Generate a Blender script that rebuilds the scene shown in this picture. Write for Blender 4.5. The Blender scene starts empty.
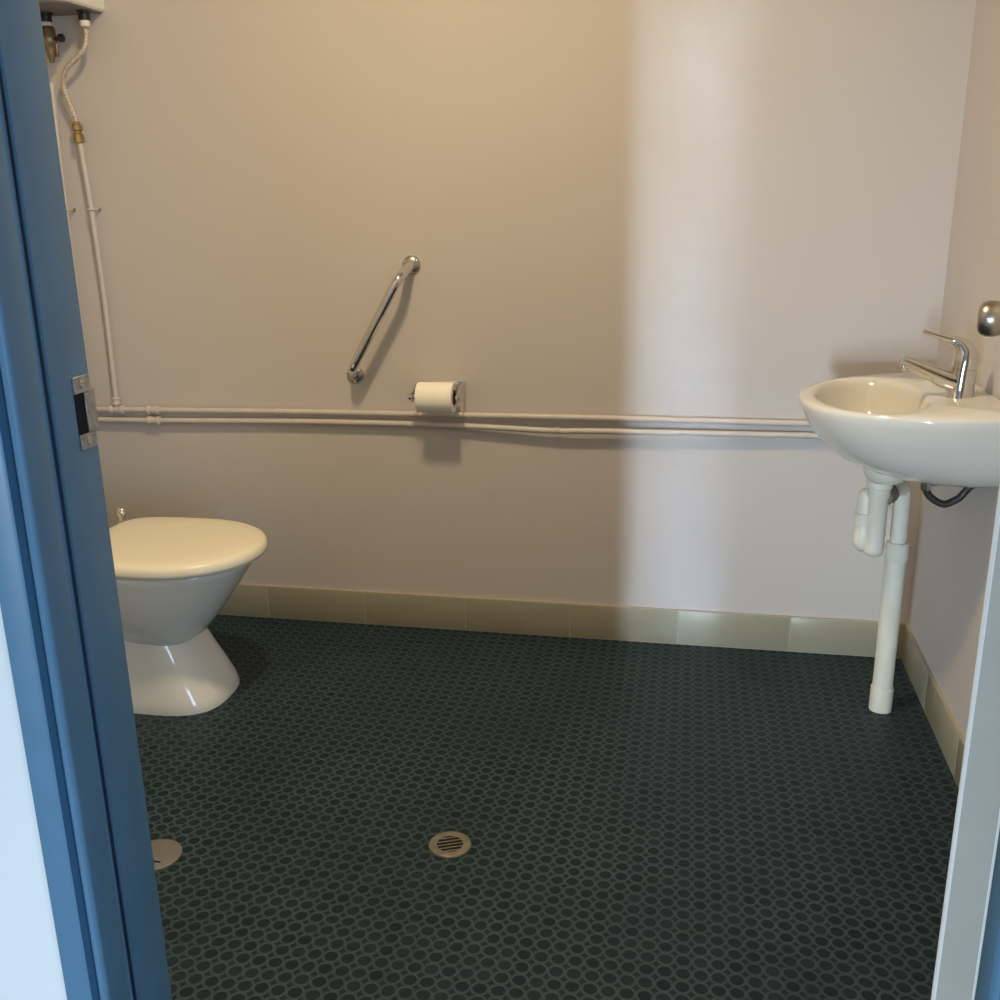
import bpy, bmesh, math
from mathutils import Vector, Matrix

scene = bpy.context.scene
COL = scene.collection
PI = math.pi
ORIGIN = {}

# ------------------------------------------------------------------ materials
def mat(name, color, rough=0.5, metal=0.0, spec=0.5, coat=0.0, noise=None, bump=None):
    """noise = (scale, amount): subtle wear/colour variation; bump = (scale, strength)"""
    m = bpy.data.materials.new(name)
    m.use_nodes = True
    nt = m.node_tree
    b = nt.nodes['Principled BSDF']
    b.inputs['Base Color'].default_value = (*color, 1)
    b.inputs['Roughness'].default_value = rough
    b.inputs['Metallic'].default_value = metal
    b.inputs['Specular IOR Level'].default_value = spec
    b.inputs['Coat Weight'].default_value = coat
    b.inputs['Coat Roughness'].default_value = 0.08
    tc = nt.nodes.new('ShaderNodeTexCoord')
    if noise:
        n = nt.nodes.new('ShaderNodeTexNoise')
        n.inputs['Scale'].default_value = noise[0]
        n.inputs['Detail'].default_value = 4
        nt.links.new(tc.outputs['Object'], n.inputs['Vector'])
        mp = nt.nodes.new('ShaderNodeMapRange')
        mp.inputs['From Min'].default_value = 0.3
        mp.inputs['From Max'].default_value = 0.7
        mp.inputs['To Min'].default_value = 1 - noise[1]
        mp.inputs['To Max'].default_value = 1 + noise[1]
        nt.links.new(n.outputs['Fac'], mp.inputs['Value'])
        vm = nt.nodes.new('ShaderNodeVectorMath')
        vm.operation = 'SCALE'
        vm.inputs[0].default_value = color
        nt.links.new(mp.outputs['Result'], vm.inputs['Scale'])
        nt.links.new(vm.outputs['Vector'], b.inputs['Base Color'])
    if bump:
        n2 = nt.nodes.new('ShaderNodeTexNoise')
        n2.inputs['Scale'].default_value = bump[0]
        n2.inputs['Detail'].default_value = 3
        nt.links.new(tc.outputs['Object'], n2.inputs['Vector'])
        bp = nt.nodes.new('ShaderNodeBump')
        bp.inputs['Strength'].default_value = bump[1]
        bp.inputs['Distance'].default_value = 0.002
        nt.links.new(n2.outputs['Fac'], bp.inputs['Height'])
        nt.links.new(bp.outputs['Normal'], b.inputs['Normal'])
    return m

def floor_material(pitch=0.0285, ox=0.6552, oy=1.2176):
    m = bpy.data.materials.new('round_coin_mosaic')
    m.use_nodes = True
    nt = m.node_tree
    L = nt.links.new
    b = nt.nodes['Principled BSDF']
    def math_(op, a=None, v=None, c=None):
        n = nt.nodes.new('ShaderNodeMath'); n.operation = op
        if a is not None: L(a, n.inputs[0])
        if v is not None:
            if isinstance(v, (int, float)): n.inputs[1].default_value = v
            else: L(v, n.inputs[1])
        if c is not None: n.inputs[2].default_value = c
        return n.outputs[0]
    tc = nt.nodes.new('ShaderNodeTexCoord')
    wob = nt.nodes.new('ShaderNodeTexNoise'); wob.inputs['Scale'].default_value = 9
    L(tc.outputs['Object'], wob.inputs['Vector'])
    sx = nt.nodes.new('ShaderNodeSeparateXYZ'); L(tc.outputs['Object'], sx.inputs[0])
    wx = nt.nodes.new('ShaderNodeSeparateXYZ'); L(wob.outputs['Color'], wx.inputs[0])
    x = math_('ADD', sx.outputs[0], math_('MULTIPLY', math_('SUBTRACT', wx.outputs[0], 0.5), 0.006))
    y = math_('ADD', sx.outputs[1], math_('MULTIPLY', math_('SUBTRACT', wx.outputs[1], 0.5), 0.006))
    u = math_('ADD', math_('DIVIDE', math_('ADD', x, ox), pitch), 0.5)
    v = math_('ADD', math_('DIVIDE', math_('ADD', y, oy), pitch), 0.5)
    fu = math_('SUBTRACT', math_('FRACT', u), 0.5)
    fv = math_('SUBTRACT', math_('FRACT', v), 0.5)
    d = math_('SQRT', math_('ADD', math_('MULTIPLY', fu, fu), math_('MULTIPLY', fv, fv)))
    ring = nt.nodes.new('ShaderNodeValToRGB'); L(d, ring.inputs[0])
    cr = ring.color_ramp
    cr.interpolation = 'EASE'
    cr.elements[0].position = 0.36; cr.elements[0].color = (0, 0, 0, 1)
    cr.elements[1].position = 0.66; cr.elements[1].color = (0, 0, 0, 1)
    e = cr.elements.new(0.42); e.color = (1, 1, 1, 1)
    e = cr.elements.new(0.50); e.color = (1, 1, 1, 1)
    e = cr.elements.new(0.57); e.color = (.12, .12, .12, 1)
    # per-coin tint
    cell = nt.nodes.new('ShaderNodeCombineXYZ')
    L(math_('FLOOR', u), cell.inputs[0]); L(math_('FLOOR', v), cell.inputs[1])
    wn = nt.nodes.new('ShaderNodeTexWhiteNoise'); wn.noise_dimensions = '2D'
    L(cell.outputs[0], wn.inputs['Vector'])
    tint = nt.nodes.new('ShaderNodeMix'); tint.data_type = 'RGBA'
    tint.inputs['A'].default_value = (*COIN_A, 1)
    tint.inputs['B'].default_value = (*COIN_B, 1)
    L(wn.outputs['Value'], tint.inputs['Factor'])
    # worn, dusty patches on the raised rings
    dust = nt.nodes.new('ShaderNodeTexNoise'); dust.inputs['Scale'].default_value = 3.2; dust.inputs['Detail'].default_value = 6
    L(tc.outputs['Object'], dust.inputs['Vector'])
    dr = nt.nodes.new('ShaderNodeMapRange'); L(dust.outputs['Fac'], dr.inputs['Value'])
    dr.inputs['From Min'].default_value = .3; dr.inputs['From Max'].default_value = .7
    dr.inputs['To Min'].default_value = .6; dr.inputs['To Max'].default_value = 1.0
    mx = nt.nodes.new('ShaderNodeMix'); mx.data_type = 'RGBA'
    L(math_('MULTIPLY', ring.outputs['Color'], dr.outputs['Result']), mx.inputs['Factor'])
    L(tint.outputs['Result'], mx.inputs['A'])
    mx.inputs['B'].default_value = (*COIN_RING, 1)
    L(mx.outputs['Result'], b.inputs['Base Color'])
    b.inputs['Roughness'].default_value = 0.42
    b.inputs['Specular IOR Level'].default_value = 0.18
    bp = nt.nodes.new('ShaderNodeBump'); bp.inputs['Strength'].default_value = 0.55
    bp.inputs['Distance'].default_value = 0.0015
    L(ring.outputs['Color'], bp.inputs['Height'])
    L(bp.outputs['Normal'], b.inputs['Normal'])
    return m

COIN_A = (0.0068, 0.0180, 0.0262)
COIN_B = (0.0122, 0.0268, 0.0362)
COIN_RING = (0.051, 0.082, 0.0955)

M = dict(
    wall=mat('wall_paint', (0.575, 0.540, 0.520), 0.55, spec=0.25, noise=(1.3, .02), bump=(55, .06)),
    pipe_paint=mat('painted_copper', (0.60, 0.56, 0.535), 0.4, noise=(30, .05)),
    ceiling=mat('ceiling_paint', (0.75, 0.72, 0.68), 0.8),
    out_wall=mat('outside_white_paint', (0.82, 0.83, 0.84), 0.7, bump=(40, .1)),
    floor=floor_material(),
    tile=mat('olive_skirting_tile', (0.33, 0.315, 0.235), 0.32, noise=(5, .05)),
    grout=mat('pale_grout', (0.43, 0.40, 0.32), 0.85),
    blue=mat('blue_gloss_paint', (0.092, 0.205, 0.325), 0.38, noise=(14, .06), bump=(70, .05)),
    door_edge=mat('grey_door_edge', (0.44, 0.42, 0.375), 0.5, noise=(8, .05), bump=(60, .1)),
    door=mat('white_door_paint', (0.80, 0.80, 0.78), 0.4, noise=(6, .03), bump=(60, .08)),
    china=mat('white_vitreous_china', (0.76, 0.755, 0.71), 0.10, spec=0.55, coat=0.3),
    seat=mat('cream_seat_plastic', (0.84, 0.79, 0.64), 0.28, spec=0.45),
    chrome=mat('polished_chrome', (0.72, 0.71, 0.69), 0.09, metal=1.0, noise=(25, .06)),
    steel=mat('satin_stainless', (0.50, 0.48, 0.45), 0.30, metal=1.0, noise=(40, .08)),
    zinc=mat('worn_zinc_plate', (0.42, 0.41, 0.38), 0.42, metal=0.85, noise=(90, .25)),
    nickel=mat('brushed_nickel', (0.46, 0.43, 0.39), 0.28, metal=1.0, noise=(30, .06)),
    brass=mat('brass', (0.42, 0.32, 0.14), 0.34, metal=1.0, noise=(60, .12)),
    dull_brass=mat('dull_brass', (0.30, 0.23, 0.15), 0.42, metal=0.9, noise=(70, .2)),
    drain_metal=mat('drain_bronze', (0.235, 0.215, 0.165), 0.42, metal=0.45, noise=(50, .2)),
    pvc=mat('white_pvc', (0.74, 0.74, 0.66), 0.32, noise=(12, .04)),
    pvc_grey=mat('grey_rubber_and_shade', (0.20, 0.19, 0.18), 0.6),
    black=mat('black_plastic', (0.012, 0.012, 0.013), 0.4),
    hole=mat('dark_recess', (0.004, 0.004, 0.005), 0.9),
    braid=mat('braided_hose', (0.58, 0.52, 0.45), 0.45, metal=0.35, noise=(260, .5), bump=(300, .5)),
    braid_dark=mat('dark_braided_hose', (0.055, 0.055, 0.055), 0.4, metal=0.5, noise=(260, .5), bump=(300, .5)),
    enamel=mat('heater_enamel', (0.92, 0.89, 0.80), 0.35),
    paper=mat('tissue_paper', (0.94, 0.92, 0.84), 0.9, bump=(160, .25)),
    card=mat('brown_card', (0.32, 0.24, 0.16), 0.9),
    cap=mat('grey_plastic_cap', (0.17, 0.16, 0.15), 0.45, noise=(30, .06)),
    ground=mat('outside_concrete', (0.42, 0.43, 0.44), 0.9, noise=(3, .1)),
)

# ------------------------------------------------------------------ mesh helpers
def BM():
    return bmesh.new()

def box(bm, x0, x1, y0, y1, z0, z1, bevel=0.0, seg=2, mtx=None):
    g = bmesh.ops.create_cube(bm, size=1)
    vs = g['verts']
    for v in vs:
        v.co = Vector(((x0 + x1) / 2 + v.co.x * (x1 - x0), (y0 + y1) / 2 + v.co.y * (y1 - y0), (z0 + z1) / 2 + v.co.z * (z1 - z0)))
    if bevel:
        es = list({e for v in vs for e in v.link_edges})
        r = bmesh.ops.bevel(bm, geom=es, offset=bevel, segments=seg, affect='EDGES', profile=0.5)
        vs = list({v for f in r['faces'] for v in f.verts} | {v for v in vs if v.is_valid})
    if mtx is not None:
        for v in vs:
            v.co = mtx @ v.co
    return vs

def loft(bm, rings, cap0=True, cap1=True):
    R = [[bm.verts.new(p) for p in ring] for ring in rings]
    n = len(R[0])
    for a, b in zip(R, R[1:]):
        for i in range(n):
            j = (i + 1) % n
            bm.faces.new((a[i], a[j], b[j], b[i]))
    if cap0: bm.faces.new(list(reversed(R[0])))
    if cap1: bm.faces.new(R[-1])
    return R

def frame_of(d):
    d = Vector(d).normalized()
    a = Vector((0, 0, 1)) if abs(d.z) < 0.9 else Vector((1, 0, 0))
    u = d.cross(a).normalized()
    return u, d.cross(u).normalized(), d

def lathe(bm, prof, base=(0, 0, 0), axis=(0, 0, 1), n=32, close=True):
    """prof: list of (radius, height along axis)"""
    u, w, d = frame_of(axis)
    base = Vector(base)
    rings = []
    for r, h in prof:
        r = max(r, 1e-5)
        rings.append([base + d * h + (u * math.cos(2 * PI * i / n) + w * math.sin(2 * PI * i / n)) * r for i in range(n)])
    loft(bm, rings, close, close)

def cyl(bm, p0, p1, r, n=24, edge=0.0):
    p0, p1 = Vector(p0), Vector(p1)
    h = (p1 - p0).length
    e = edge
    prof = [(r, 0), (r, h)] if not e else [(r - e, 0), (r - e * .3, e * .3), (r, e), (r, h - e), (r - e * .3, h - e * .3), (r - e, h)]
    lathe(bm, prof, p0, p1 - p0, n)

def smooth_path(pts, k=8):
    P = [Vector(p) for p in pts]
    if len(P) < 3 or k < 2: return P
    out = []
    for i in range(len(P) - 1):
        p0 = P[i - 1] if i else P[0] * 2 - P[1]
        p1, p2 = P[i], P[i + 1]
        p3 = P[i + 2] if i + 2 < len(P) else P[-1] * 2 - P[-2]
        for j in range(k):
            t = j / k
            out.append(0.5 * ((2 * p1) + (p2 - p0) * t + (2 * p0 - 5 * p1 + 4 * p2 - p3) * t * t + (3 * p1 - p0 - 3 * p2 + p3) * t ** 3))
    out.append(P[-1])
    return out

def bend_path(pts, r, k=6):
    """straight runs joined by round bends"""
    P = [Vector(p) for p in pts]
    out = [P[0]]
    for a, b, c in zip(P, P[1:], P[2:]):
        d0, d1 = (a - b).normalized(), (c - b).normalized()
        rr = min(r, (a - b).length * .49, (c - b).length * .49)
        s, e = b + d0 * rr, b + d1 * rr
        for i in range(k + 1):
            t = i / k
            out.append(s * (1 - t) ** 2 + b * 2 * t * (1 - t) + e * t * t)
    out.append(P[-1])
    return out

def tube(bm, path, r, n=16, sx=1.0):
    """sweep; r a number or a list along the path"""
    P = [Vector(p) for p in path]
    N = len(P)
    rs = r if isinstance(r, (list, tuple)) else [r] * N
    if len(rs) != N:
        rs = [rs[0] + 0 for _ in P] if len(rs) == 1 else [rs[min(int(i / (N - 1) * (len(rs) - 1)), len(rs) - 2)] * (1 - ((i / (N - 1) * (len(rs) - 1)) - min(int(i / (N - 1) * (len(rs) - 1)), len(rs) - 2))) + rs[min(int(i / (N - 1) * (len(rs) - 1)), len(rs) - 2) + 1] * ((i / (N - 1) * (len(rs) - 1)) - min(int(i / (N - 1) * (len(rs) - 1)), len(rs) - 2)) for i in range(N)]
    T = [(P[min(i + 1, N - 1)] - P[max(i - 1, 0)]).normalized() for i in range(N)]
    u, w, _ = frame_of(T[0])
    rings = []
    for i in range(N):
        u = (u - T[i] * u.dot(T[i])).normalized()
        w = T[i].cross(u)
        rings.append([P[i] + (u * math.cos(2 * PI * k / n) * sx + w * math.sin(2 * PI * k / n)) * rs[i] for k in range(n)])
    loft(bm, rings)

def prism(bm, poly, z0, z1):
    a = [bm.verts.new((x, y, z0)) for x, y in poly]
    b = [bm.verts.new((x, y, z1)) for x, y in poly]
    n = len(poly)
    for i in range(n):
        j = (i + 1) % n
        bm.faces.new((a[i], a[j], b[j], b[i]))
    bm.faces.new(list(reversed(a))); bm.faces.new(b)

def lean(bm, k=.0070, z0=.75):
    for v in bm.verts: v.co.x -= k * (v.co.z - z0)

def link(name, bm, material, parent=None, at=None, smooth=35):
    """one mesh object; vertices are given in room coordinates"""
    bmesh.ops.recalc_face_normals(bm, faces=bm.faces)
    o_at = ORIGIN[parent.name] if parent is not None else Vector(at if at is not None else (0, 0, 0))
    bmesh.ops.translate(bm, verts=bm.verts, vec=-o_at)
    me = bpy.data.meshes.new(name)
    bm.to_mesh(me); bm.free()
    me.materials.append(material)
    if smooth:
        me.polygons.foreach_set('use_smooth', [True] * len(me.polygons))
        me.set_sharp_from_angle(angle=math.radians(smooth))
    o = bpy.data.objects.new(name, me)
    COL.objects.link(o)
    if parent is not None:
        o.parent = parent
    else:
        o.location = o_at
    ORIGIN[o.name] = o_at
    return o

def tag(o, label, cat, group=None, kind=None):
    o['label'] = label
    o['category'] = cat
    if group: o['group'] = group
    if kind: o['kind'] = kind
    return o

def thing(name, label, cat, loc, group=None, kind=None):
    o = bpy.data.objects.new(name, None)
    COL.objects.link(o)
    o.location = loc
    o.empty_display_size = 0.05
    ORIGIN[o.name] = Vector(loc)
    return tag(o, label, cat, group, kind)

def struct(name, bm, material, label, cat, smooth=0, at=None):
    return tag(link(name, bm, material, at=at, smooth=smooth), label, cat, kind='structure')

# ------------------------------------------------------------------ room shell
XL, CEIL = -2.42, 2.45
FRONT_IN, FRONT_OUT = -1.782, -1.896        # faces of the wall that holds the doorway
b = BM(); box(b, XL - .12, .12, -1.90, .12, -.10, 0.0)
struct('floor', b, M['floor'], 'dark blue-green floor of small round coin tiles', 'floor')
b = BM(); box(b, XL - .12, .12, 0.0, .12, -.1, CEIL)
struct('wall_back', b, M['wall'], 'beige-lilac painted wall behind the grab rail and pipes', 'wall')
b = BM(); box(b, 0.0, .12, -1.896, 0.0, -.1, CEIL)
struct('wall_right', b, M['wall'], 'painted wall on the right that carries the wash basin', 'wall')
b = BM(); box(b, XL - .12, XL, -1.896, 0.0, -.1, CEIL)
struct('wall_left', b, M['wall'], 'painted wall behind the toilet, hidden by the door frame', 'wall')
b = BM(); box(b, XL - .12, .12, -1.9, .12, CEIL, CEIL + .1)
struct('ceiling', b, M['ceiling'], 'white painted ceiling of the toilet room', 'ceiling')
# front wall with its doorway: left pier, right pier, head
b = BM()
FM = []
def pier(x0, x1, z0, z1):
    box(b, x0, x1, FRONT_OUT, FRONT_IN, z0, z1)
pier(-5.2, -1.183, -.1, 2.9); pier(-.222, 2.2, -.1, 2.9); pier(-1.183, -.222, 2.09, 2.9)
struct('wall_front', b, M['out_wall'], 'bright white wall outside the blue door frame, lower left', 'wall')
b = BM(); box(b, -9, 6, -14, -1.9, -.12, -.02)
struct('floor_outside', b, M['ground'], 'grey concrete ground outside the doorway', 'ground')

# ------------------------------------------------------------------ tiled skirtings
TH, TT = 0.1, 0.009
def skirting(name, label, axis):
    t = thing(name, label, 'skirting', (0, 0, 0), kind='structure')
    bed = BM(); tl = BM()
    if axis == 'x':
        box(bed, XL, 0, -TT + .0012, 0, 0, TH + .002)
        k = 0
        x = 0.0
        while x > XL + .01:
            x0 = max(x - .3, XL)
            box(tl, x0 + .0012, x - .0012, -TT, -.0005, 0.002, TH, 0.0015, 2)
            x -= .3
    else:
        box(bed, -TT + .0012, 0, FRONT_IN, -TT, 0, TH + .002)
        y = -TT
        ys = [-TT, -.3, -.6, -.9, -1.2, -1.5, FRONT_IN]
        for a, c in zip(ys, ys[1:]):
            box(tl, -TT, -.0005, c + .0012, a - .0012, 0.002, TH, 0.0015, 2)
    link('tiles', tl, M['tile'], t, smooth=35)
    link('grout', bed, M['grout'], t, smooth=0)
    return t
skirting('baseboard_back', 'olive grey tiled skirting along the foot of the back wall', 'x')
skirting('baseboard_right', 'olive grey tiled skirting along the foot of the right wall', 'y')

# ------------------------------------------------------------------ blue steel door frame
fr = thing('trim_1', 'blue painted steel door frame with a strike plate', 'door frame', (-.74, -1.84, 0), kind='structure')
left_poly = [(-1.188, -1.890), (-1.188, -1.911), (-1.1865, -1.9125), (-1.163, -1.9125), (-1.160, -1.911), (-1.1585, -1.901),
             (-1.1505, -1.901), (-1.1495, -1.911), (-1.1475, -1.9135), (-1.1435, -1.9140), (-1.1408, -1.9120), (-1.1400, -1.909),
             (-1.1400, -1.881), (-1.1410, -1.8785), (-1.1440, -1.8775), (-1.1635, -1.8770), (-1.1650, -1.8755),
             (-1.1650, -1.8440), (-1.1635, -1.8430), (-1.1630, -1.8415), (-1.1640, -1.8400), (-1.1880, -1.8400), (-1.1880, -1.8150), (-1.1700, -1.8150), (-1.1695, -1.8275), (-1.1665, -1.8300), (-1.1645, -1.8290), (-1.1640, -1.8260),
             (-1.1640, -1.7690), (-1.1655, -1.7660), (-1.1680, -1.7650), (-1.1900, -1.7650), (-1.1900, -1.790)]
b = BM(); prism(b, left_poly, -.02, 2.07); lean(b)
jamb = link('latch_jamb', b, M['blue'], fr, smooth=40)
def mir(p):
    x, y = p
    x = -1.479 - x
    if y > -1.8772: x += .052            # deeper rebate on the hinge side
    return (x, y)
rp = [mir(p) for p in left_poly if not (-1.8445 <= p[1] <= -1.8145)]
rp[0] = (rp[0][0] + .068, rp[0][1]); rp[1] = (rp[1][0] + .068, rp[1][1]); rp[2] = (rp[2][0] + .068, rp[2][1])
b = BM(); prism(b, rp, -.02, 2.07)
link('hinge_jamb', b, M['blue'], fr, smooth=40)
b = BM(); box(b, -1.188, -.222, -1.9125, -1.877, 2.05, 2.10, .003); box(b, -1.188, -.222, -1.877, -1.768, 2.07, 2.10, .003)
link('head', b, M['blue'], fr, smooth=40)
# strike plate on the rebate face with its lip folded round the inner edge
b = BM()
PX = -1.1632
def plate_piece(y0, y1, z0, z1): box(b, PX - .0012, PX + .0010, y0, y1, z0, z1, .0006, 1)
plate_piece(-1.797, -1.7705, 1.024, 1.040)
plate_piece(-1.797, -1.7705, 0.970, 0.985)
plate_piece(-1.7815, -1.7705, 0.985, 1.024)
# curved lip
lip = []
prof = [(PX + .001, -1.771), (PX + .001, -1.766), (PX - .001, -1.762), (PX - .004, -1.7595), (PX - .008, -1.7585)]
for (x, y) in prof: lip.append((x, y))
pts = lip + [(x - .0012, y - .0012) for x, y in reversed(lip)]
prism(b, pts, .984, 1.026); lean(b)
sp = link('strike_plate', b, M['zinc'], fr, smooth=40)
sp['label'] = 'worn metal strike plate'
b = BM(); box(b, PX - .0015, PX - .0003, -1.797, -1.7815, .985, 1.024); lean(b)
link('latch_hole', b, M['hole'], sp, smooth=0)
for z in (1.032, .9775):
    b = BM(); lathe(b, [(.0042, 0), (.0040, .0008), (.002, .0012), (.0006, .0006)], (PX + .0009, -1.784, z), (1, 0, 0), 16); lean(b)
    link('screw', b, M['steel'], sp)

# ------------------------------------------------------------------ white door, swung open past square
HA = Vector((-.337, -1.757, 0))              # hinge-side corner of the face with the knob
ddir = Vector((.297, .955, 0)).normalized()
dn = Vector((-ddir.y, ddir.x, 0))            # out of that face, into the room
DM = Matrix(((ddir.x, dn.x, 0, HA.x), (ddir.y, dn.y, 0, HA.y), (0, 0, 1, 0), (0, 0, 0, 1)))
DW = .82
dr = thing('door_1', 'white door swung open at the right, its edge facing the viewer', 'door', (HA.x, HA.y, 0), kind='structure')
b = BM(); box(b, 0, DW, -.040, 0, .012, 2.045, .0035, 3, DM)
link('leaf', b, M['door'], dr, smooth=40)
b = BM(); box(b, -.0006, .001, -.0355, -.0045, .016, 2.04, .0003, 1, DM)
de = link('edge', b, M['door_edge'], dr, smooth=40)  # strip coloured greyer than the white leaf
de['label'] = 'grey hinge edge'
for side in (1,):
    kb = DM @ Vector((DW - .062, 0, 1.016))
    b = BM(); lathe(b, [(.031, 0), (.031, .003), (.027, .007), (.014, .010), (.0115, .013)], kb, dn, 32)
    rose = link('knob_rose', b, M['nickel'], dr)
    b = BM(); lathe(b, [(.011, .010), (.011, .022), (.016, .030), (.0245, .038), (.0270, .047), (.0268, .056), (.0245, .064), (.0195, .068), (.010, .0698), (.0001, .0702)], kb, dn, 40)
    k = link('door_knob', b, M['nickel'], dr, smooth=50)
    k['label'] = 'round brushed metal knob'
for z in (.25, 1.05, 1.85):
    p = Vector((HA.x + .045, HA.y - .004, z))
    b = BM(); cyl(b, p - Vector((0, 0, .05)), p + Vector((0, 0, .05)), .006, 16, .001)
    link('hinge', b, M['steel'], dr)

# ------------------------------------------------------------------ toilet
TY = -.490
toilet = thing('toilet', 'white toilet with closed cream lid, partly hidden by the blue door frame', 'toilet', (-1.95, TY, 0))
def sect(x_front, x_back, hw, z, nf=2.2, nb=3.0, xm=None, N=64, back_w=1.0):
    """egg section: front half towards +X"""
    xm = xm if xm is not None else (x_front + x_back) / 2
    ring = []
    for i in range(N):
        a = 2 * PI * i / N
        c, s = math.cos(a), math.sin(a)
        n = nf if c >= 0 else nb
        r = (abs(c) ** n + abs(s) ** n) ** (-1 / n)
        x = c * r * ((x_front - xm) if c >= 0 else (xm - x_back))
        y = s * r * hw
        if c < 0: y *= 1 - (1 - back_w) * min(1, (-c * r)) ** 2
        ring.append(Vector((xm + x, TY + y, z)))
    return ring
b = BM()
rows = [(-1.622, -2.10, .178, .372, 2.1), (-1.618, -2.10, .182, .366, 2.1), (-1.626, -2.10, .178, .350, 2.1), (-1.656, -2.09, .166, .305, 2.1),
        (-1.690, -2.07, .150, .258, 2.1), (-1.722, -2.04, .129, .215, 2.1), (-1.755, -2.01, .104, .175, 2.1), (-1.795, -1.98, .074, .148, 2.1), (-1.845, -1.94, .035, .134, 2.0)]
loft(b, [sect(f, k, w, z, nf, 2.6, xm=-1.84 if f > -1.8 else None) for f, k, w, z, nf in rows])
bowl = link('bowl', b, M['china'], toilet, smooth=60)
b = BM()
prow = [(-1.702, .130, 0.0, 3.0), (-1.702, .131, .008, 3.0), (-1.709, .129, .028, 3.0), (-1.731, .121, .070, 2.9), (-1.757, .111, .115, 2.8), (-1.777, .104, .155, 2.6), (-1.793, .101, .195, 2.4), (-1.80, .105, .24, 2.3), (-1.80, .115, .30, 2.3)]
loft(b, [sect(f, -2.20, w, z, nf, 4.0, xm=-1.86) for f, w, z, nf in prow])
link('pedestal', b, M['china'], toilet, smooth=60)
b = BM()   # bulge of the trapway at the rear of the pedestal
tube(b, smooth_path([(-1.97, TY - .085, .285), (-1.945, TY - .092, .215), (-1.938, TY - .104, .13), (-1.945, TY - .112, .05), (-1.95, TY - .112, .002)], 8), .024, 20)
box(b, -2.27, -2.0, TY - .16, TY + .16, .30, .37, .03, 4)
link('trapway', b, M['china'], toilet, smooth=60)
def lid_ring(off, z, dx=0):
    return sect(-1.589 - off + dx, -2.035 + off, .194 - off, z, 2.1, 6.0, xm=-1.815, back_w=.93)
b = BM()
loft(b, [lid_ring(.014, .3725), lid_ring(.010, .375), lid_ring(.010, .384), lid_ring(.014, .386)])
link('seat', b, M['seat'], toilet, smooth=50)
b = BM()
loft(b, [lid_ring(.006, .3768), lid_ring(.001, .3785), lid_ring(0, .386), lid_ring(.001, .394), lid_ring(.004, .4005), lid_ring(.010, .4048), lid_ring(.025, .4078), lid_ring(.07, .4095), lid_ring(.13, .410)])
lid = link('lid', b, M['seat'], toilet, smooth=70)
for s in (-1, 1):
    b = BM()
    hy = TY + s * .155
    lathe(b, [(.015, .372), (.015, .400), (.0125, .408), (.0095, .416), (.0085, .424), (.0100, .429), (.0132, .435), (.0140, .442), (.0125, .449), (.008, .4545), (.0001, .456)], (-2.040 + (0 if s > 0 else -.014), hy, -.020), (0, 0, 1), 24)
    link('hinge', b, M['chrome'], toilet, smooth=60)
b = BM(); box(b, -2.41, -2.245, TY - .19, TY + .19, .37, .76, .022, 4); box(b, -2.415, -2.24, TY - .195, TY + .195, .76, .795, .012, 4)
cis = link('cistern', b, M['china'], toilet, smooth=50)
b = BM(); lathe(b, [(.024, 0), (.024, .005), (.020, .008), (.0001, .008)], (-2.33, TY, .795), (0, 0, 1), 24)
link('flush_button', b, M['chrome'], cis)

# ------------------------------------------------------------------ wash basin
BY = -.462
def rimz(x): return .791 + (.365 + x) / .365 * .017
basin = thing('wash_basin', 'white ceramic wash basin hung on the right wall', 'basin', (0, BY, .79))
def D(Lx, W, z, N=40, n=2.35, tilt=True):
    ring = []
    for i in range(N + 1):
        a = -PI / 2 + PI * i / N
        c, s = max(math.cos(a), 0), math.sin(a)
        x = -Lx * c ** (2 / n)
        y = W * math.copysign(abs(s) ** (2 / n), s)
        ring.append([x - .002, BY + y, z])
    for i in range(1, 12):
        ring.append([-.002, BY + W * (1 - 2 * i / 12), z])
    return ring
def lift(ring, dz, full=1.0):
    return [Vector((x, y, (rimz(x) if full else .80) + dz)) for x, y, z in ring]
b = BM()
outer = [(-.174, .075, .070), (-.170, .125, .110), (-.161, .180, .150), (-.146, .232, .183), (-.122, .281, .214), (-.090, .320, .238),
         (-.055, .346, .253), (-.024, .361, .262), (-.010, .3655, .265), (-.004, .3650, .2645), (0.0, .3610, .261)]
rings = [lift(D(L_, W_, 0), dz) for dz, L_, W_ in outer]
top = D(.3610, .261, 0)
CX, A_, B_ = -.222, .112, .192
inner = []
for sc, dz in ((1.06, .0), (1.0, -.003), (.965, -.012), (.93, -.03), (.87, -.06), (.76, -.09), (.58, -.112), (.34, -.124), (.12, -.129)):
    rg = []
    for x, y, z in top:
        th = math.atan2((y - BY) / B_, (x - CX) / A_)
        px, py = CX + A_ * sc * math.cos(th), BY + B_ * sc * math.sin(th)
        # flat tap landing pushes the bowl's back edge forward
        push = max(0, math.cos(th)) ** 4 * .012 * (1.0 if sc > .5 else 0)
        px -= push
        rg.append(Vector((px, py, rimz(px) + dz)))
    inner.append(rg)
loft(b, rings + inner)
link('bowl', b, M['china'], basin, smooth=70)
b = BM(); lathe(b, [(.0001, 0), (.010, .0), (.012, .003), (.023, .004), (.024, .001), (.024, -.004)], (CX, BY, rimz(CX) - .129), (0, 0, 1), 28)
link('plug_waste', b, M['chrome'], basin)
b = BM(); lathe(b, [(.046, .0), (.045, .014), (.037, .030), (.032, .033)], (-.178, BY + .02, .640), (0, 0, -1), 36)
link('waste_flange', b, M['pvc'], basin)

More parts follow.
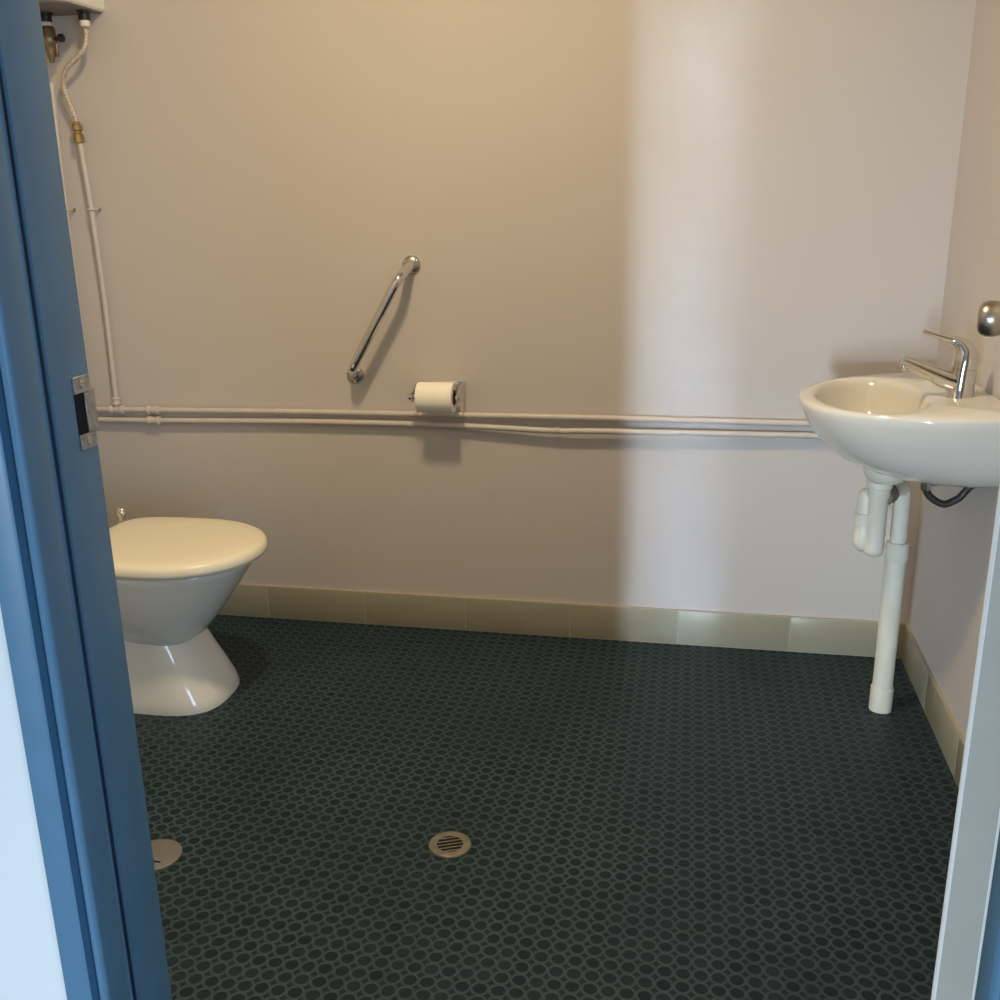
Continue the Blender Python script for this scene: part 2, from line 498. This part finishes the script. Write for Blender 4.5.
# mixer tap
TX = -.064
TY2 = -.502
tap = thing('mixer_tap', 'chrome single-lever mixer tap standing on the basin', 'tap', (TX, TY2, rimz(TX)))
tz = rimz(TX) - .003
b = BM()
lathe(b, [(.0290, 0), (.0290, .003), (.0268, .006), (.0255, .020), (.0250, .040), (.0250, .058)], (TX, TY2, tz), (0.06, 0, 1), 36)
link('body', b, M['chrome'], tap, smooth=50)
b = BM()
path = smooth_path([(TX + .0035, TY2, tz + .0585), (TX + .0045, TY2, tz + .076), (TX + .0020, TY2, tz + .091), (TX - .008, TY2, tz + .1055), (TX - .025, TY2, tz + .1145), (TX - .047, TY2, tz + .1215), (TX - .081, TY2, tz + .1310)], 8)
tube(b, path, [.0252, .0252, .0225, .0150, .0085, .0058, .0045], 20)
link('lever', b, M['chrome'], tap, smooth=60)
b = BM()
path = smooth_path([(TX - .004, TY2, tz + .030), (TX - .030, TY2, tz + .038), (TX - .065, TY2, tz + .052), (TX - .098, TY2, tz + .0655), (TX - .116, TY2, tz + .0725)], 8)
tube(b, path, [.0225, .0195, .0155, .0125, .0105], 20)
spt = link('spout', b, M['chrome'], tap, smooth=60)
b = BM(); cyl(b, (TX - .110, TY2, tz + .070), (TX - .114, TY2, tz + .053), .0098, 20, .001)
link('aerator', b, M['chrome'], spt)

# bottle trap and waste pipe to the floor
wp = thing('waste_pipe', 'white plastic bottle trap and drain pipe standing under the basin', 'pipe', (-.107, -.325, 0))
bx, by_ = -.184, -.425
b = BM()
lathe(b, [(.0275, .606), (.0275, .589), (.0245, .587), (.0245, .568), (.0215, .564), (.0215, .458), (.0225, .450), (.0215, .442), (.017, .435), (.009, .431), (.0001, .430)][::-1], (bx, by_, 0), (0, 0, 1), 32)
tb = link('bottle_trap', b, M['pvc'], wp, smooth=45)
b = BM()
px2, py2 = bx - .022, by_ + .012
lathe(b, [(.0001, .580), (.012, .578), (.0185, .570), (.0195, .556), (.0195, .528), (.0245, .526), (.0245, .500), (.0195, .498), (.0215, .480), (.0215, .462), (.018, .447), (.010, .439), (.0001, .437)][::-1], (px2, py2, 0), (0, 0, 1), 28)
link('trap_inlet', b, M['pvc'], tb, smooth=45)
b = BM()
SX, SY = -.110, -.306
dirv = Vector((SX - bx, SY - by_, 0)).normalized()
p0 = Vector((bx, by_, .562))
cyl(b, p0 + dirv * .020, p0 + dirv * .060, .0225, 24, .002)
link('rubber_joint', b, M['pvc_grey'], wp)
b = BM()
tube(b, bend_path([p0 + dirv * .054, Vector((SX, SY, .562)), Vector((SX, SY, .41))], .030, 8), .0185, 24)
link('elbow', b, M['pvc'], wp, smooth=50)
b = BM()
lathe(b, [(.0195, .428), (.0235, .4265), (.0258, .424), (.0258, .386), (.0240, .382)][::-1], (SX, SY, 0), (0, 0, 1), 32)
link('upper_coupling', b, M['pvc'], wp)
b = BM(); cyl(b, (SX, SY, .02), (SX, SY, .40), .0232, 32)
link('standpipe', b, M['pvc'], wp)
b = BM(); lathe(b, [(.0262, 0), (.0262, .058), (.0255, .0605), (.0225, .061)], (SX, SY, 0), (0, 0, 1), 32)
link('floor_coupling', b, M['pvc'], wp)

# dark flexible hose looping under the basin
HY = -.52
fh = thing('flexible_hose', 'dark braided tap hose looping below the basin', 'hose', (-.07, HY, .59))
b = BM()
tube(b, smooth_path([(-.1120, HY, .628), (-.110, HY, .612), (-.099, HY, .596), (-.073, HY, .583), (-.047, HY, .596), (-.035, HY, .611), (-.024, HY, .624), (-.0005, HY, .634)], 8), .0075, 16)
link('hose', b, M['braid_dark'], fh, smooth=60)
b = BM(); cyl(b, (-.1120, HY, .631), (-.1105, HY, .612), .0110, 6, .001)
link('nut', b, M['chrome'], fh, smooth=20)
b = BM(); cyl(b, (-.106, HY, .6265), (-.068, HY - .004, .6295), .0055, 12, .001)
link('lock_tab', b, M['black'], fh)

# ------------------------------------------------------------------ grab rail
gb = thing('grab_rail', 'slanted chrome grab rail on the back wall above the toilet roll', 'grab rail', (-1.41, 0, .88))
P0, P1 = Vector((-1.496, 0, .736)), Vector((-1.326, 0, 1.030))
ax = (P1 - P0).normalized()
q = Vector((0, -.070, 0))
b = BM()
tube(b, bend_path([P0 + Vector((0, -.004, 0)), P0 + ax * .004 + Vector((0, -.012, 0)), P0 + ax * .034 + q, P1 - ax * .034 + q, P1 - ax * .004 + Vector((0, -.012, 0)), P1 + Vector((0, -.004, 0))], .026, 8), .0125, 20)
link('bar', b, M['chrome'], gb, smooth=60)
for P in (P0, P1):
    b = BM(); lathe(b, [(.0240, .0005), (.0240, .003), (.0220, .006), (.017, .009), (.013, .0105)], P, (0, -1, 0), 32)
    fl = link('flange', b, M['steel'], gb)
    for a in (.6, 2.7, 4.8):
        c = P + Vector((math.cos(a), 0, math.sin(a))) * .0185
        b = BM(); lathe(b, [(.0038, .006), (.0036, .0085), (.002, .0095), (.0001, .0095)], c, (0, -1, 0), 12)
        link('screw', b, M['chrome'], fl)

# ------------------------------------------------------------------ toilet roll and holder
RX0, RX1, RY, RZ, RR = -1.301, -1.203, -.072, .6925, .0400
th = thing('toilet_roll_holder', 'chrome toilet roll holder screwed to the back wall', 'holder', (-1.246, 0, .71))
b = BM(); box(b, -1.312, -1.194, -.004, -.0005, .674, .724, .0015, 2)
link('back_plate', b, M['chrome'], th, smooth=40)
for x0, x1 in ((-1.3165, -1.313), (-1.193, -1.1895)):
    b = BM()
    poly = [(-.0005, .724), (-.052, .719), (-.074, .709), (-.088, .702), (-.088, .682), (-.062, .677), (-.045, .678), (-.0005, .674)]
    a_ = [b.verts.new((x0, y, z)) for y, z in poly]; c_ = [b.verts.new((x1, y, z)) for y, z in poly]
    for i in range(len(poly)):
        j = (i + 1) % len(poly); b.faces.new((a_[i], a_[j], c_[j], c_[i]))
    b.faces.new(a_[::-1]); b.faces.new(c_)
    link('arm', b, M['chrome'], th, smooth=30)
b = BM(); lathe(b, [(.0001, 0), (.0085, .001), (.0085, .008), (.0065, .009), (.0065, .132), (.0085, .133), (.0085, .139), (.0001, .140)], (-1.3265, RY, RZ), (1, 0, 0), 20)
link('spindle', b, M['chrome'], th)
tr = thing('toilet_roll', 'white toilet roll on the chrome holder', 'toilet roll', (-1.246, RY, RZ))
b = BM()
loft(b, [[Vector((x, RY + r * math.cos(2 * PI * i / 48), RZ + r * math.sin(2 * PI * i / 48))) for i in range(48)] for x, r in
         ((RX0, .0215), (RX0, RR - .002), (RX0 + .002, RR), (RX1 - .002, RR), (RX1, RR - .002), (RX1, .0215), (RX0, .0215))], False, False)
link('paper', b, M['paper'], tr, smooth=40)
b = BM()
loft(b, [[Vector((x, RY + r * math.cos(2 * PI * i / 32), RZ + r * math.sin(2 * PI * i / 32))) for i in range(32)] for x, r in
         ((RX0 - .0005, .0212), (RX1 + .0005, .0212), (RX1 + .0005, .0195), (RX0 - .0005, .0195), (RX0 - .0005, .0212))], False, False)
link('cardboard_core', b, M['card'], tr, smooth=40)

# ------------------------------------------------------------------ painted water pipes on the walls
def straight_pipe(name, label, pts, r, group, k=8):
    t = thing(name, label, 'pipe', pts[0], group)
    b = BM(); tube(b, smooth_path(pts, k), r, 14)
    link('tube', b, M['pipe_paint'], t, smooth=60)
    return t
PG = 'painted pipes on the back wall'
up = straight_pipe('water_pipe', 'upper horizontal painted pipe on the back wall, below the toilet roll',
    [(-2.4195, -.015, .6215), (-2.29, -.015, .6230), (-2.07, -.015, .6260), (-1.65, -.014, .6315), (-1.25, -.016, .6345), (-.82, -.016, .6370), (-.27, -.015, .6365), (-.0005, -.014, .636)], .0078, PG)
low = straight_pipe('water_pipe', 'lower horizontal painted pipe on the back wall, closest to the skirting',
    [(-2.4195, -.015, .591), (-2.30, -.015, .5925), (-2.07, -.015, .5955), (-1.65, -.014, .6040), (-1.25, -.016, .6060), (-.95, -.024, .6010), (-.82, -.025, .6035), (-.27, -.016, .6060), (-.0005, -.014, .605)], .0078, PG)
vr = straight_pipe('water_pipe', 'vertical painted pipe below the brass hose coupling',
    [(-2.2195, -.028, 1.352), (-2.211, -.026, 1.177), (-2.208, -.020, .936), (-2.212, -.0165, .630)], .0070, PG)
vl = straight_pipe('water_pipe', 'vertical painted pipe beside the blue door frame',
    [(-2.280, -.030, 1.50), (-2.2875, -.028, 1.165), (-2.2885, -.026, .682), (-2.289, -.016, .593)], .0078, PG)
def coupling(parent, c, d, L_=.030, r=.0125):
    c, d = Vector(c), Vector(d).normalized()
    b = BM()
    lathe(b, [(r * .7, -L_ * .6), (r, -L_ * .55), (r * 1.06, -L_ * .4), (r, -L_ * .25), (r * .86, -L_ * .2), (r * .86, L_ * .2), (r, L_ * .25), (r * 1.06, L_ * .4), (r, L_ * .55), (r * .7, L_ * .6)], c, d, 20)
    return link('coupling', b, M['pipe_paint'], parent, smooth=40)
coupling(up, (-2.100, -.0155, .6256), (1, 0, 0), .034)
coupling(low, (-2.100, -.0155, .5951), (1, 0, 0), .034)
coupling(up, (-2.213, -.0155, .6240), (1, 0, 0), .040)
coupling(vr, (-2.2118, -.0175, .650), (0, 0, 1), .018, .0115)
coupling(up, (-1.724, -.0145, .6305), (1, 0, 0), .010, .0095)
coupling(low, (-.935, -.0242, .6013), (1, 0, 0), .010, .0095)
def clip(parent, x, z, y):
    b = BM(); box(b, x - .021, x + .013, -.0014, -.0003, z - .003, z + .003, .0004, 1)
    tube(b, [(x + .0092 * math.cos(a), y - .0092 * math.sin(a) if math.sin(a) > 0 else -.002, z) for a in [PI * i / 12 for i in range(13)]], -1 * -.0025, 8)
    c = link('pipe_clip', b, M['pipe_paint'], parent, smooth=50)
    for s in (-1, 1):
        b = BM(); lathe(b, [(.0045, .002), (.004, .0045), (.0001, .0055)], (x - .004 + s * .014, -.0012, z), (0, -1, 0), 12)
        link('screw', b, M['dull_brass'], c)
clip(vr, -2.2112, 1.178, -.026)
clip(vl, -2.2875, 1.178, -.028)

# braided hose between heater and vertical pipe, with its brass coupling
bh = thing('flexible_hose', 'pale braided hose hanging from the water heater', 'hose', (-2.222, -.03, 1.35))
b = BM()
tube(b, smooth_path([(-2.150, -.052, 1.622), (-2.151, -.052, 1.600), (-2.158, -.054, 1.578), (-2.180, -.056, 1.555), (-2.212, -.054, 1.533), (-2.233, -.048, 1.508), (-2.2375, -.042, 1.484), (-2.232, -.036, 1.450), (-2.225, -.031, 1.420), (-2.2220, -.029, 1.400)], 8), .0066, 16)
link('hose', b, M['braid'], bh, smooth=60)
b = BM()
lathe(b, [(.0075, .052), (.0095, .050), (.0095, .046), (.0135, .044), (.0135, .030), (.0095, .028), (.0095, .022), (.0140, .020), (.0140, .000), (.009, -.002)][::-1], (-2.2205, -.0285, 1.350), (-.03, 0, 1), 8)
bc = link('brass_coupling', b, M['brass'], bh, smooth=25)
bc['label'] = 'brass hexagonal coupling'

# ------------------------------------------------------------------ water heater (only its bottom is in view)
HX0, HX1, HZ = -2.405, -2.120, 1.668
wh = thing('water_heater', 'white wall-hung water heater at the upper left edge', 'water heater', (-2.26, 0, HZ))
def heater_ring(z, off=0.0):
    pts = []
    pts.append((HX1 - off, -.001)); 
    xs = [HX1 - off, HX0 + off]
    N = 24
    for i in range(N + 1):
        t = i / N
        a = PI * t
        x = (HX0 + HX1) / 2 + (HX1 - HX0 - 2 * off) / 2 * math.copysign(abs(math.cos(a)) ** .45, math.cos(a))
        y = -.135 - (.065 - off) * abs(math.sin(a)) ** .8
        pts.append((x, y))
    pts.append((HX0 + off, -.001))
    return [Vector((x, y, z)) for x, y in pts]
b = BM(); loft(b, [heater_ring(HZ, .008), heater_ring(HZ + .003, .003), heater_ring(HZ + .009), heater_ring(2.10), heater_ring(2.108, .008)])
link('casing', b, M['enamel'], wh, smooth=40)
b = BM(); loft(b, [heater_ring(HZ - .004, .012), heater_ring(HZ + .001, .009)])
link('shaded_underside', b, M['pvc_grey'], wh, smooth=40)  # shade under the heater put in as a grey plate
for x in (-2.150, -2.258):
    b = BM(); lathe(b, [(.018, 0), (.018, .010), (.0145, .012), (.0145, .026), (.011, .027)], (x, -.052, HZ), (0, 0, -1), 24)
    f = link('outlet', b, M['black'], wh)
    b = BM(); lathe(b, [(.0115, .026), (.0125, .028), (.0125, .040), (.010, .042)], (x, -.052, HZ), (0, 0, -1), 24)
    link('washer', b, M['pvc'], f)
vv = thing('relief_valve', 'dull brass valve hanging under the water heater beside the door frame', 'valve', (-2.256, -.052, 1.61))
b = BM()
lathe(b, [(.013, 1.632), (.0165, 1.628), (.0175, 1.612), (.020, 1.606), (.020, 1.592), (.0155, 1.586), (.0125, 1.572), (.0105, 1.560), (.008, 1.553), (.0055, 1.545)][::-1], (-2.256, -.052, 0), (0, 0, 1), 24)
link('body', b, M['dull_brass'], vv, smooth=40)
b = BM(); cyl(b, (-2.284, -.052, 1.600), (-2.222, -.054, 1.6025), .005, 12)
lathe(b, [(.006, 0), (.0105, .003), (.0105, .012), (.006, .015)], (-2.228, -.054, 1.6023), (1, 0, .03), 16)
link('lever', b, M['black'], vv, smooth=40)
b = BM(); cyl(b, (-2.238, -.050, 1.592), (-2.242, -.046, 1.560), .005, 12, .001)
link('stem', b, M['dull_brass'], vv)

# ------------------------------------------------------------------ floor drain and cleanout cap
fd = thing('floor_drain', 'round bronze floor drain with slotted grate, middle of the floor', 'drain', (-1.015, -1.005, 0))
DC = Vector((-1.015, -1.005, 0))
b = BM(); lathe(b, [(.0255, .0), (.0255, .0028), (.029, .0034), (.038, .0034), (.0405, .0024), (.0415, .0)], DC, (0, 0, 1), 48, close=False)
link('ring', b, M['drain_metal'], fd, smooth=40)
b = BM(); lathe(b, [(.0256, .0006), (.0001, .0006)], DC, (0, 0, 1), 40, close=False)
link('sump', b, M['hole'], fd, smooth=0)
b = BM()
ca, sa = math.cos(.40), math.sin(.40)
for off in (-.0205, -.0105, -.0005, .0095, .0195):
    hl = math.sqrt(max(.0254 ** 2 - off ** 2, 0)) + .0004
    rot = Matrix(((ca, -sa, 0, DC.x), (sa, ca, 0, DC.y), (0, 0, 1, 0), (0, 0, 0, 1)))
    box(b, -hl, hl, off - .0015, off + .0015, .0008, .0027, .0004, 1, rot)
link('grate', b, M['drain_metal'], fd, smooth=40)
CC = Vector((-1.563, -1.130, 0))
cc = thing('cleanout_cap', 'grey round floor cap half hidden by the blue door frame', 'floor cap', CC)
b = BM(); lathe(b, [(.049, 0), (.049, .0018), (.0475, .0028), (.0001, .0030)], CC, (0, 0, 1), 48)
link('disc', b, M['cap'], cc, smooth=40)
b = BM(); box(b, CC.x - .012, CC.x + .022, CC.y - .024, CC.y - .019, .0022, .0034, .0005, 1)
link('slot', b, M['hole'], cc, smooth=0)

# ------------------------------------------------------------------ light
def area(name, loc, target, sx, sy, energy, color, shape='RECTANGLE', spread=180):
    l = bpy.data.lights.new(name, 'AREA')
    l.shape = shape; l.size = sx; l.size_y = sy
    l.energy = energy; l.color = color; l.spread = math.radians(spread)
    o = bpy.data.objects.new(name, l); COL.objects.link(o)
    o.location = loc
    d = (Vector(target) - Vector(loc)).normalized()
    z = -d
    x = Vector((0, 0, 1)).cross(z)
    x = x.normalized() if x.length > 1e-4 else Vector((1, 0, 0))
    y = z.cross(x)
    o.matrix_world = Matrix(((x.x, y.x, z.x, loc[0]), (x.y, y.y, z.y, loc[1]), (x.z, y.z, z.z, loc[2]), (0, 0, 0, 1)))
    return o
WARM = (1.0, .77, .47)
DAY = (.71, .87, 1.0)
STREAK = (.44, .67, 1.0)
area('ceiling_lamp', (-1.18, -1.13, 2.40), (-1.18, -1.13, 0), .20, .20, 25, WARM, 'DISK')
# daylight entering past the latch jamb: bright open ground outside
SXL = -2.08
area('daylight_open', (SXL - .10, -7.0, .55), (-.15, 0, .25), .16, 1.0, 9.6, DAY, spread=36)
area('daylight_side', (3.0, -6.0, .9), (-1.4, -1.2, .5), 1.0, 2.4, 85, (.55, .76, 1.0))
area('streak_beam', (SXL - .07, -7.0, .95), (-.598, 0, .90), .08, 2.3, .46, STREAK, spread=2.3)  # added narrow lamp, shaped to draw the bright streak on the back wall

w = bpy.data.worlds.new('sky'); scene.world = w
w.use_nodes = True
bg = w.node_tree.nodes['Background']
bg.inputs[0].default_value = (.55, .74, 1.0, 1)
bg.inputs[1].default_value = 0.3

# ------------------------------------------------------------------ camera
f, pitch, yaw, roll = 1.0173465900951735, math.radians(16.56368255), math.radians(10.60695555), math.radians(-.6767672)
cam = bpy.data.cameras.new('camera')
co = bpy.data.objects.new('camera', cam); COL.objects.link(co)
cam.sensor_width = 36; cam.sensor_fit = 'HORIZONTAL'; cam.lens = 36 * f
cam.clip_start = .02
fw = Vector((-math.sin(yaw) * math.cos(pitch), math.cos(yaw) * math.cos(pitch), -math.sin(pitch)))
rt = Vector((math.cos(yaw), math.sin(yaw), 0)); upv = rt.cross(fw)
r2 = rt * math.cos(roll) + upv * math.sin(roll); u2 = -rt * math.sin(roll) + upv * math.cos(roll)
co.matrix_world = Matrix(((r2.x, u2.x, -fw.x, -.60081315), (r2.y, u2.y, -fw.y, -2.65028746), (r2.z, u2.z, -fw.z, 1.197054), (0, 0, 0, 1)))
scene.camera = co

vs = scene.view_settings
vs.view_transform = 'Standard'; vs.look = 'None'; vs.gamma = 1; vs.use_curve_mapping = False
vs.exposure = 0.0
scene.cycles.max_bounces = 10
scene.cycles.diffuse_bounces = 6
